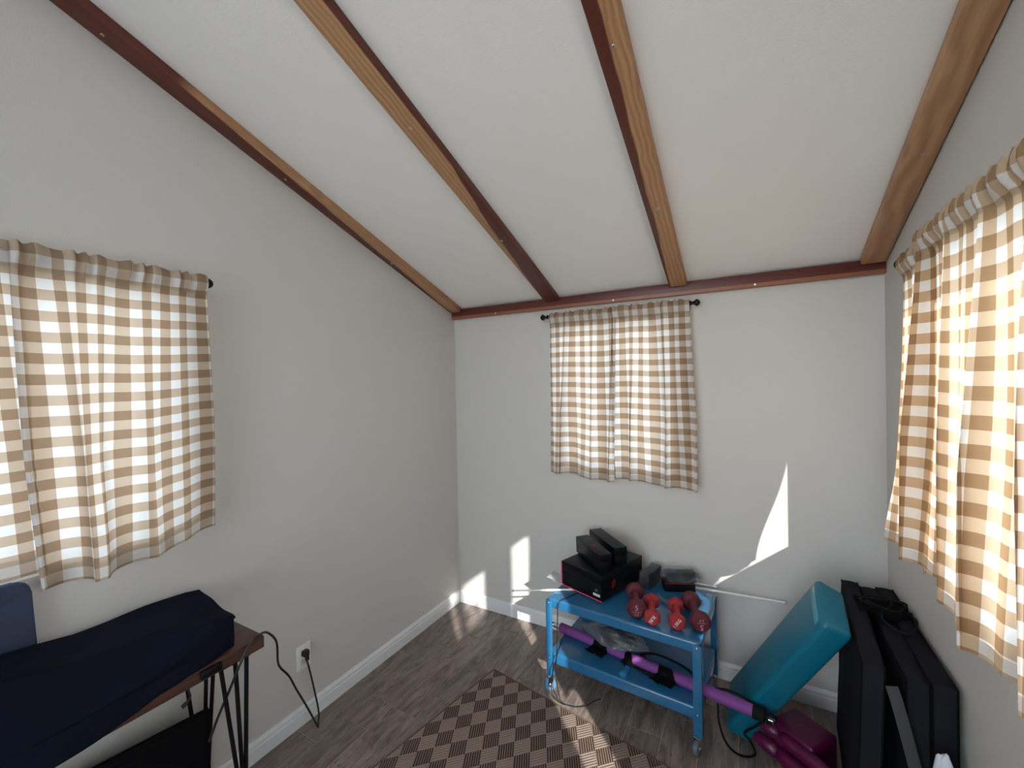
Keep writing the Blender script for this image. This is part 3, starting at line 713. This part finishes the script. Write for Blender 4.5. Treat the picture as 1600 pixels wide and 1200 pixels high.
lowb = wrapped((1.492, -.190), .42, .165, .085, ZC, .047, 'flat black box on the cart underneath the wrapped box at right', False)
box('red_line', (.003, .0033, .044), (.162, .0042, .0455), redink, lowb)['label'] = 'thin red printed line'
wrapped((1.506, -.178), .42, .150, .068, ZC+.0482, .048, 'plastic-wrapped black box lying on top of another behind the red dumbbells')
wrapped((1.418, -.205), 1.3, .15, .06, ZC, .085, 'plastic-wrapped black box next to the large carton, behind the left dumbbell')
# clear packing strip
bm = bmesh.new(); pth = smoothpath([(1.462, -.262, ZC+.018), (1.49, -.285, ZC+.012), (1.52, -.30, ZC+.007), (1.545, -.33, ZC+.004)], 4)
tube(bm, pth, .013, 6, flat=.2, up=(0, 0, 1)); tag(fin('plastic_wrapper', bm, film, None, 'auto'), 'crumpled scrap of clear plastic between the two red dumbbells', 'wrapper')

# white rods and paper on the cart
wrod = plain('white_enamel_rod', (.82, .82, .83), .3)
def wr(a, b_, r, label):
    a, b_ = Vector(a), Vector(b_); L = (b_-a).length
    o = empty('white_rod', (0, 0, 0), m=frame(a, b_-a, (0, 0, 1)))
    tubeo('tube', [(0, 0, 0), (L*.6, 0, 0)], r, wrod, o, 12); tubeo('inner_tube', [(L*.6, 0, 0), (L, 0, 0)], r*.78, wrod, o, 12)
    bm = bmesh.new(); lathe(bm, [(r*.85, L-.0005), (r*1.05, L), (r*1.05, L+.008), (r*.6, L+.011)], 12); fin('end_cap', bm, plain('grey_cap', (.4, .4, .4), .5), o, 'auto')
    return tag(o, label, 'rod', 'thin white rods lying on the cart')
wr((1.16, -.338, ZC+.0057), (.775, -.552, ZC+.0057), .0055, 'thin white rod sticking out over the left end of the cart')
wr((1.56, -.085, ZC+.0057), (2.04, -.040, ZC+.0057), .0055, 'long thin white rod sticking out over the right end of the cart')
wr((1.60, -.185+.16, ZC+.0057), (1.735, -.020, ZC+.0057), .0045, 'short white rod end beside the wrapped box on the cart')
pm_ = NT('printed_paper'); x_, y_, z_ = pm_.sep(pm_.obj()); ln = pm_.math('LESS_THAN', pm_.math('FRACT', pm_.math('MULTIPLY', x_, 90)), .3)
ln = pm_.math('MULTIPLY', ln, pm_.math('LESS_THAN', pm_.math('ABSOLUTE', y_), .022)); pm_.setp(Base_Color=pm_.mix(pm_.math('MULTIPLY', ln, .5), (.8, .8, .8), (.3, .3, .32)), Roughness=.7)
bm = bmesh.new(); g = []
for a in range(9):
    g.append([bm.verts.new((-.06+.12*a/8, s_*.031, .003*math.sin(a*.7)+(.006 if s_ > 0 else 0))) for s_ in (-1, 1)])
for a in range(8): bm.faces.new((g[a][0], g[a+1][0], g[a+1][1], g[a][1]))
bmesh.ops.solidify(bm, geom=bm.faces, thickness=.0008)
pa = fin('paper_slip', bm, pm_.m); pa.matrix_world = Matrix.Translation((.945, -.345, ZC+.022)) @ Matrix.Rotation(-.35, 4, 'Z') @ Matrix.Rotation(.12, 4, 'X')
tag(pa, 'white printed paper slip poking out behind the large carton at the cart left end', 'paper')

# ------------------------------------------------------------------ dumbbells
mar = plain('maroon_neoprene', lin(84, 20, 36), .66, nscale=500, namt=.1, bump=.0004); redm = plain('red_neoprene', lin(150, 32, 40), .66, nscale=500, namt=.1, bump=.0004)
faint = plain('faded_print', lin(190, 140, 150), .6); wprint = plain('white_number', (.8, .75, .74), .6)
def dumbbell(front, back, R, rh, hexa, m, lines, rot, label):
    f, b_ = Vector((*front, ZC+R)), Vector((*back, ZC+R)); d = f-b_; L = d.length
    r = empty('dumbbell', (0, 0, 0), m=frame(b_, d, (0, 0, 1)))
    hl = R*.98; bm = bmesh.new()
    sg = 6 if hexa else 28
    RR = R/math.cos(PI/6) if hexa else R
    prof = [(RR*.42, -hl*.60), (RR*.70, -hl*.56), (RR*.93, -hl*.34), (RR, -hl*.16), (RR, hl*.16), (RR*.93, hl*.34), (RR*.70, hl*.52), (RR*.5, hl*.56)] if not hexa else [(RR*.72, -hl*.62), (RR*.80, -hl*.58), (RR, -hl*.25), (RR, hl*.25), (RR*.80, hl*.56), (RR*.5, hl*.60)]
    tw = Matrix.Rotation(PI/6 if False else 0, 4, 'X')
    for x_, nm in ((L, 'weight_head'), (0, 'weight_head')):
        bm = bmesh.new(); k_ = 1 if x_ else -1
        pr = [(a, x_ + k_*(-1)*c) for a, c in prof]
        lathe(bm, pr if k_ < 0 else pr[::-1], sg, Matrix.Rotation(PI/6 if hexa else 0, 4, 'X'))
        if hexa: bmesh.ops.bevel(bm, geom=list(bm.edges), offset=.0035, segments=2, profile=.5, affect='EDGES')
        h_ = fin(nm, bm, m, r, 'auto')
        if x_:
            fx = L+hl*.625
            for s_, sz, yy, mm, rl in lines:
                mt = Matrix.Rotation(rot, 4, 'X') @ Matrix.Translation((fx, 0, yy)) @ Matrix.Rotation(PI/2, 4, 'Z') @ Matrix.Rotation(PI/2, 4, 'X') @ Matrix.Rotation(rl, 4, 'Z')
                if s_ == '-':
                    q = box('print_line', (-.019, -.0006, 0), (.019, .0006, .0005), mm, h_, mtx=mt)
                else: text('number', s_, sz, mt, mm, h_)
    # a plain cap disc so the print lies on the head face
        if x_:
            bm = bmesh.new(); lathe(bm, [(RR*(.74 if hexa else .72), L+hl*.5), (RR*(.70 if hexa else .68), L+hl*.615), (RR*.3, L+hl*.62)], 28 if not hexa else 6, Matrix.Rotation(PI/6 if hexa else 0, 4, 'X')); fin('face', bm, m, h_, 'auto')
    bm = bmesh.new(); hp = [(rh*1.5, hl*.45), (rh*1.12, hl*.7), (rh, hl*.95)]; hp = hp+[(rh*1.06, L/2)]+[(a, L-c) for a, c in hp[::-1]]
    lathe(bm, hp, 20); fin('handle', bm, m, r, 'auto')
    return tag(r, label, 'dumbbell', 'dumbbells on the cart')
dumbbell((1.415, -.500), (1.372, -.345), .045, .017, False, mar, [('5', .034, .013, faint, 0), ('-', 0, -.005, faint, 0), ('2.3', .016, -.017, faint, 0)], 0, 'maroon round-headed dumbbell marked 5, leftmost and touching the large carton')
dumbbell((1.492, -.525), (1.462, -.385), .035, .0165, True, redm, [('3LBS', .021, 0, wprint, PI/2-.6+PI)], 0, 'red hexagonal dumbbell marked 3LBS, next to the leftmost maroon one')
dumbbell((1.598, -.510), (1.573, -.370), .035, .0165, True, redm, [('1.5KG', .019, 0, wprint, .95)], 0, 'red hexagonal dumbbell marked 1.5KG, third from the left on the cart')
dumbbell((1.692, -.480), (1.634, -.312), .045, .017, False, mar, [('5', .034, .013, faint, 0), ('-', 0, -.005, faint, 0), ('2.3', .016, -.017, faint, 0)], PI, 'maroon round-headed dumbbell with its 5 upside down, at the cart right corner')

# ------------------------------------------------------------------ things on the lower shelf
ZS2 = .2055
foam = plain('purple_foam', lin(118, 60, 134), .7, nscale=60, namt=.08, bump=.0006); webb = plain('black_webbing', (.004, .004, .005), .8, 0, .2, nscale=400)
RB = .0245
A_, B_ = Vector((.905, -.325, ZS2+RB+.002)), Vector((1.955, -.530, ZS2+RB+.002))
pb = empty('exercise_bar', (0, 0, 0), m=frame(A_, B_-A_, (0, 0, 1))); LB = (B_-A_).length
bm = bmesh.new(); lathe(bm, [(RB*.7, .045), (RB, .050), (RB, LB*.5-.01), (RB*.99, LB*.5), (RB, LB*.5+.01), (RB, LB-.06), (RB*.7, LB-.055)], 20); fin('foam_grip', bm, foam, pb, 'auto')
bm = bmesh.new(); lathe(bm, [(.004, -.014), (.012, -.012), (.013, -.004), (.009, 0), (.011, .003), (.015, .008), (.015, .055)], 16); fin('chrome_end', bm, chrome, pb, 'auto')['label'] = 'chrome screw end'
bm = bmesh.new(); lathe(bm, [(.012, LB-.065), (RB*1.12, LB-.062), (RB*1.16, LB-.02), (.012, LB-.018), (.012, LB+.004)], 16); fin('end_sleeve', bm, webb, pb, 'auto')
bm = bmesh.new(); bx(bm, (LB-.012, -.020, -.016), (LB+.022, .014, .014), .004); fin('buckle', bm, plain('black_gloss', (.01, .01, .01), .2), pb, 'auto')
bm = bmesh.new(); tube(bm, [(LB-.004, -.0215, .006), (LB+.012, -.0215, .006), (LB+.012, -.0215, -.008)], .0018, 6); fin('buckle_clip', bm, chrome, pb, 'auto')
def strap(x, side, s=1.0, n='foot_strap'):
    bm = bmesh.new(); g = []
    for a in range(13):
        t_ = a/12; row = []
        for b_ in range(7):
            q = b_/6-.5; ang = t_*PI*1.15
            rad = RB+.004; yy = -math.sin(ang)*rad if t_ < .5 else -rad-(t_-.5)*.07*s; zz = math.cos(ang)*rad if t_ < .5 else -(t_-.5)*.024
            row.append(bm.verts.new((x+q*.055*s*(1+.6*t_)+.01*math.sin(b_*2+t_*4), yy+.006*math.sin(b_*1.7+x*30)*t_, max(zz+.005*math.sin(b_*2.3+t_*7)*t_, -RB+.002))))
        g.append(row)
    for a in range(12):
        for b_ in range(6): bm.faces.new((g[a][b_], g[a+1][b_], g[a+1][b_+1], g[a][b_+1]))
    bmesh.ops.solidify(bm, geom=bm.faces, thickness=.003); fin(n, bm, webb, pb, 'auto')
strap(.30, 1, 1.2); strap(.645, 1, 1.25); strap(.46, 1, .6, 'strap_knot')
def loc(p): return pb.matrix_world.inverted() @ Vector(p)
lz = ZS2+.006
lp_ = [(1.33, -.445, lz+.01), (1.40, -.395, lz+.03), (1.46, -.33, lz+.02), (1.56, -.315, lz), (1.64, -.36, lz), (1.655, -.43, lz), (1.58, -.475, lz), (1.47, -.47, lz), (1.38, -.455, lz+.01)]
tubeo('cord_loop', [loc(p) for p in smoothpath(lp_, 8)], .0055, webb, pb, 8)
lp2 = [(1.70, -.485, ZS2+.03), (1.77, -.47, ZS2+.045), (1.84, -.475, ZS2+.048), (1.91, -.505, ZS2+.042), (1.935, -.515, ZS2+.036)]
tubeo('cord_loop', [loc(p) for p in smoothpath(lp2, 8)], .0048, webb, pb, 8)
lp3 = [(1.76, -.50, .20), (1.765, -.515, .13), (1.79, -.52, .06), (1.83, -.51, .02), (1.875, -.49, .008), (1.90, -.455, .008), (1.88, -.41, .02), (1.86, -.43, .06), (1.90, -.48, .14), (1.935, -.52, .21)]
tubeo('cord_loop', [loc(p) for p in smoothpath(lp3, 8)], .0048, webb, pb, 8)
tag(pb, 'purple foam exercise bar with black straps lying across the lower cart shelf', 'exercise bar')
# plastic bag with straps inside
bg_ = empty('plastic_bag', (1.278, -.392, ZS2+.0515), -.16)
def blob(name, c, rad, m, parent, seed, amp=.3, fr=9, seg=(40, 24), flat=None, fn=None):
    bm = bmesh.new(); bmesh.ops.create_uvsphere(bm, u_segments=seg[0], v_segments=seg[1], radius=1)
    for v in bm.verts:
        p = v.co.copy(); n_ = noise.fractal(p*fr*.2+Vector((seed, 0, 0)), 1, 2, 3)
        p = Vector([p[i]*rad[i] for i in range(3)])*(1+amp*n_)
        if fn: p = fn(p)
        v.co = Vector(c)+p
        if flat is not None and v.co.z < flat: v.co.z = flat+.0005*random.random()
    return fin(name, bm, m, parent, True)
def bagf(p):
    s_ = 1-.55*min(1, abs(p.x)/.17)**3; return Vector((p.x, p.y*s_, p.z*s_*(.6+.4*math.cos(p.x*9))))
blob('contents', (0.01, 0.0, .042), (.10, .048, .030), plain('dark_cloth', (.02, .021, .024), .8), bg_, 2, .35, 12, flat=.002)
blob('bag_film', (0, 0, .046), (.175, .080, .045), film_mat('bag_film', (.26, .28, .31), .40, 8), bg_, 5, .28, 14, (70, 40), .0005, bagf)
tag(bg_, 'clear plastic bag of black straps on the lower cart shelf', 'bag')
# thin cable from the cart top to the floor
cab = empty('thin_cable', (1.0, -.55, 0))
c1 = [(1.085, -.418, ZC+.004), (1.05, -.50, ZC+.004), (1.038, -.530, ZC+.004), (1.030, -.545, .47), (1.028, -.552, .40), (1.025, -.56, .26), (1.02, -.565, .13), (1.04, -.575, .04), (1.06, -.58, .0085), (1.13, -.575, .0085), (1.17, -.545, .008), (1.19, -.50, .006), (1.22, -.46, .006)]
tubeo('cable', [rel(p, cab) for p in smoothpath(c1, 8)], .0026, rubber, cab, 7)
c2 = [(.985, -.40, .2085), (1.0, -.47, .2085), (1.015, -.535, .2095), (1.018, -.556, .20), (1.0, -.562, .13), (.99, -.56, .06), (1.0, -.565, .02), (1.035, -.58, .0085), (1.075, -.5875, .0085)]
tubeo('cable', [rel(p, cab) for p in smoothpath(c2, 8)], .0024, rubber, cab, 7)
tag(cab, 'thin black cable hanging over the cart front and curling on the floor', 'cable')

# ------------------------------------------------------------------ exercise steps
def stepmat(name, c): 
    t = NT(name); n = t.noise(t.obj(), 3, 3); m_ = t.noise(t.obj(), 260, 2); t.setp(Base_Color=t.mix(n, tuple(k*.93 for k in c), c), Roughness=t.math('MULTIPLY_ADD', m_, .15, .3)); t.bump(m_, .0004, .4); return t.m
teal = stepmat('teal_plastic', lin(4, 104, 130)); teal2 = plain('teal_label', lin(60, 150, 175), .25)
tl_z = Vector((.345, -.225, .70)).normalized(); tl_b = Vector((1.832, -.292, .047))
xx = Vector((1, .10, -.45)); xx = (xx-tl_z*xx.dot(tl_z)).normalized(); yy = tl_z.cross(xx)
mt = Matrix((xx, yy, tl_z)).transposed().to_4x4(); mt.translation = tl_b
TL, TWd, TTk = .80, .25, .105
ts = empty('exercise_step', (0, 0, 0), m=mt)
bm = bmesh.new(); bx(bm, (-TTk/2, -TWd/2, 0), (TTk/2, TWd/2, TL), .022, 4)
for v in bm.verts:
    if v.co.x > 0: v.co.y *= .94
fin('shell', bm, teal, ts, 'auto')
box('end_label', (-TTk/2-.0006, -TWd/2+.03, TL-.05), (-TTk/2+.001, TWd/2-.03, TL-.022), teal2, ts, .0004)
box('tread_mat', (TTk/2-.001, -TWd/2+.03, .04), (TTk/2+.0012, TWd/2-.03, TL-.04), plain('teal_tread', lin(6, 84, 106), .7, nscale=200, bump=.001), ts, .001)
for q in range(6): box('grip_rib', (-.028+.009*q, -TWd/2-.0006, TL*.40+.012*math.sin(q)), (-.0255+.009*q, -TWd/2+.002, TL*.40+.03+.012*math.sin(q)), teal, ts, .0006, 1)
tag(ts, 'teal plastic exercise step leaning on the dark mats right of the cart', 'exercise step')
mag = stepmat('magenta_plastic', lin(88, 7, 58))
ms = empty('exercise_step', (1.905, -.415, 0), -.66)
bm = bmesh.new()
bx(bm, (.05, .02, .0), (.225, .18, .165), .012, 3)
for yy_, zz_, r_ in ((.012, .128, .026), (.004, .056, .030)):
    pth = [(.0+.29*q/28, yy_-.004*math.exp(-((q-9)/2.2)**2)*-3, zz_-.012*math.exp(-((q-9)/2.0)**2)) for q in range(29)]
    tube(bm, pth, lambda t: r_*(.82+.18*min(1, 8*min(t, 1-t)+.05))*(1-.16*math.exp(-((t-.33)/.06)**2)), 16)
bmesh.ops.translate(bm, verts=bm.verts, vec=(0, 0, .0))
for v in bm.verts: v.co.z = max(v.co.z, .0005)
fin('shell', bm, mag, ms, 'auto')
tag(ms, 'magenta plastic exercise step lying on the floor under the teal one', 'exercise step')

# ------------------------------------------------------------------ folded mats
matc = cloth_mat('black_vinyl_cloth', (.010, .010, .0135), (.020, .020, .026), 500, 6)
pip = plain('mat_piping', (.003, .003, .004), .8, 0, .1)
def mat_panel(parent, x0, x1, y0, y1, z1, lean=0, name='mat_panel'):
    bm = bmesh.new(); bx(bm, (x0, y0, 0.002), (x1, y1, z1)); bmesh.ops.subdivide_edges(bm, edges=bm.edges, cuts=14, use_grid_fill=True)
    cx, cy, cz_ = (x0+x1)/2, (y0+y1)/2, z1/2
    for v in bm.verts:
        p = v.co.copy(); u_, v_, w_ = (p.x-cx)/((x1-x0)/2), (p.y-cy)/((y1-y0)/2), (p.z-cz_)/(z1/2)
        k_ = .006*(1-v_**2)*(1-w_**2); 
        if abs(u_) > .99: v.co.x += u_*k_
        if w_ > .99: v.co.z += .004*(1-u_**2)+.003*math.sin(v_*6+x0*40)
        v.co += Vector((.002*noise.noise(p*9), .002*noise.noise(p*9+Vector((5, 0, 0))), 0))
        if p.z < .02: v.co.z = p.z
        v.co.x += lean*v.co.z
    o = fin(name, bm, matc, parent, 'auto')
    e = [(x0, y0), (x1, y0), (x1, y1), (x0, y1)]
    for sx in (x0, x1):
        bm = bmesh.new(); tube(bm, [(sx+lean*z1, y0, z1), (sx+lean*z1, y1, z1)], .003, 6); tube(bm, [(sx, y0, .004), (sx+lean*z1, y0, z1)], .003, 6); fin('piping', bm, pip, o, 'auto')
    return o
ma = empty('folded_mat', (2.217, -.46, 0), -.076); mb = empty('folded_mat', (2.378, -.46, 0), -.012)
mat_panel(ma, -.012, .044, -.33, .345, .69, .035)
bm = bmesh.new(); tube(bm, smoothpath([(.082, -.337, .648), (.095, -.345, .60), (.125, -.352, .46), (.155, -.352, .30), (.175, -.352, .12), (.185, -.352, .01)], 5), .016, 8, flat=.12, up=(0, 1, 0)); fin('strap', bm, plain('grey_webbing', lin(56, 58, 62), .8, nscale=300), ma, 'auto')['label'] = 'grey hanging strap'
tag(ma, 'single thick black mat panel standing next to the teal step', 'mat', 'dark folded exercise mats')
mat_panel(mb, -.062, -.008, -.33, .34, .675, .0); mat_panel(mb, -.004, .052, -.335, .35, .68, .0)
# carrying handle and cords in a heap on the middle of the mats
bm = bmesh.new(); g = []
for a in range(17):
    row = []
    for b_ in range(13):
        x_ = -.115+.165*b_/12; y_ = .03+.15*a/16+.02*math.sin(b_*.8); z_ = .688+.012*abs(math.sin(a*.55+b_*.4))+.006*math.sin(b_*1.3+a)+.008*math.exp(-((a-8)/5)**2)
        row.append(bm.verts.new((x_, y_, z_)))
    g.append(row)
for a in range(16):
    for b_ in range(12): bm.faces.new((g[a][b_], g[a+1][b_], g[a+1][b_+1], g[a][b_+1]))
bmesh.ops.solidify(bm, geom=bm.faces, thickness=.003); fin('carry_strap', bm, webb, mb, 'auto')
for q, (cx, cy, rx, ry, zz) in enumerate([(-.05, .12, .05, .05, .712), (-.02, .10, .06, .045, .720), (0, .02, .05, .09, .70)]):
    tubeo('cord_loop', [(cx+rx*math.cos(a)+.006*math.sin(3*a), cy+ry*math.sin(a), zz+.006*math.sin(2*a+q)) for a in [2*PI*i/28 for i in range(28)]], .0042, webb, mb, 7, closed=True)
tag(mb, 'double-layer black folded mat against the right wall with a heap of straps on top', 'mat', 'dark folded exercise mats')
# white crumpled cloth in front of the mats
blob('white_cloth', (2.372, -.875, .262), (.040, .048, .262), plain('white_cotton', (.62, .66, .76), .8, nscale=20, namt=.1), None, 8, .11, 7, (36, 30), .0005)
tag(bpy.data.objects['white_cloth'], 'crumpled white cloth at the foot of the mats by the right wall', 'cloth')

# foliage outside the high side window, sunlight falls through it
leafm = plain('leaf_green', (.08, .16, .04), .6, nscale=20)
bm = bmesh.new(); rnd = random.Random(3)
for q in range(62):
    c = Vector((W+1.1+rnd.uniform(-.1, .1), -3.75+rnd.uniform(-.42, .42), 2.85+rnd.uniform(-.38, .38)))
    a = Vector((rnd.uniform(-1, 1), rnd.uniform(-1, 1), rnd.uniform(-1, 1))).normalized(); b_ = a.orthogonal().normalized(); s_ = rnd.uniform(.035, .07)
    vs = [bm.verts.new(c+p) for p in (a*s_, b_*s_*.5, -a*s_, -b_*s_*.5)]; bm.faces.new(vs)
tr = empty('shrub', (W+1.1, -3.75, -.3)); bmesh.ops.translate(bm, verts=bm.verts, vec=-tr.location)
o = fin('foliage', bm, leafm, tr); o['kind'] = 'stuff'
tubeo('trunk', smoothpath([(0, 0, 0), (.05, .02, 1.2), (0, 0, 2.4), (-.03, .1, 3.4)], 5), .03, plain('bark', (.1, .07, .05), .9, nscale=20), tr, 8)
tag(tr, 'leafy young tree outside beyond the high window of the right wall', 'tree')
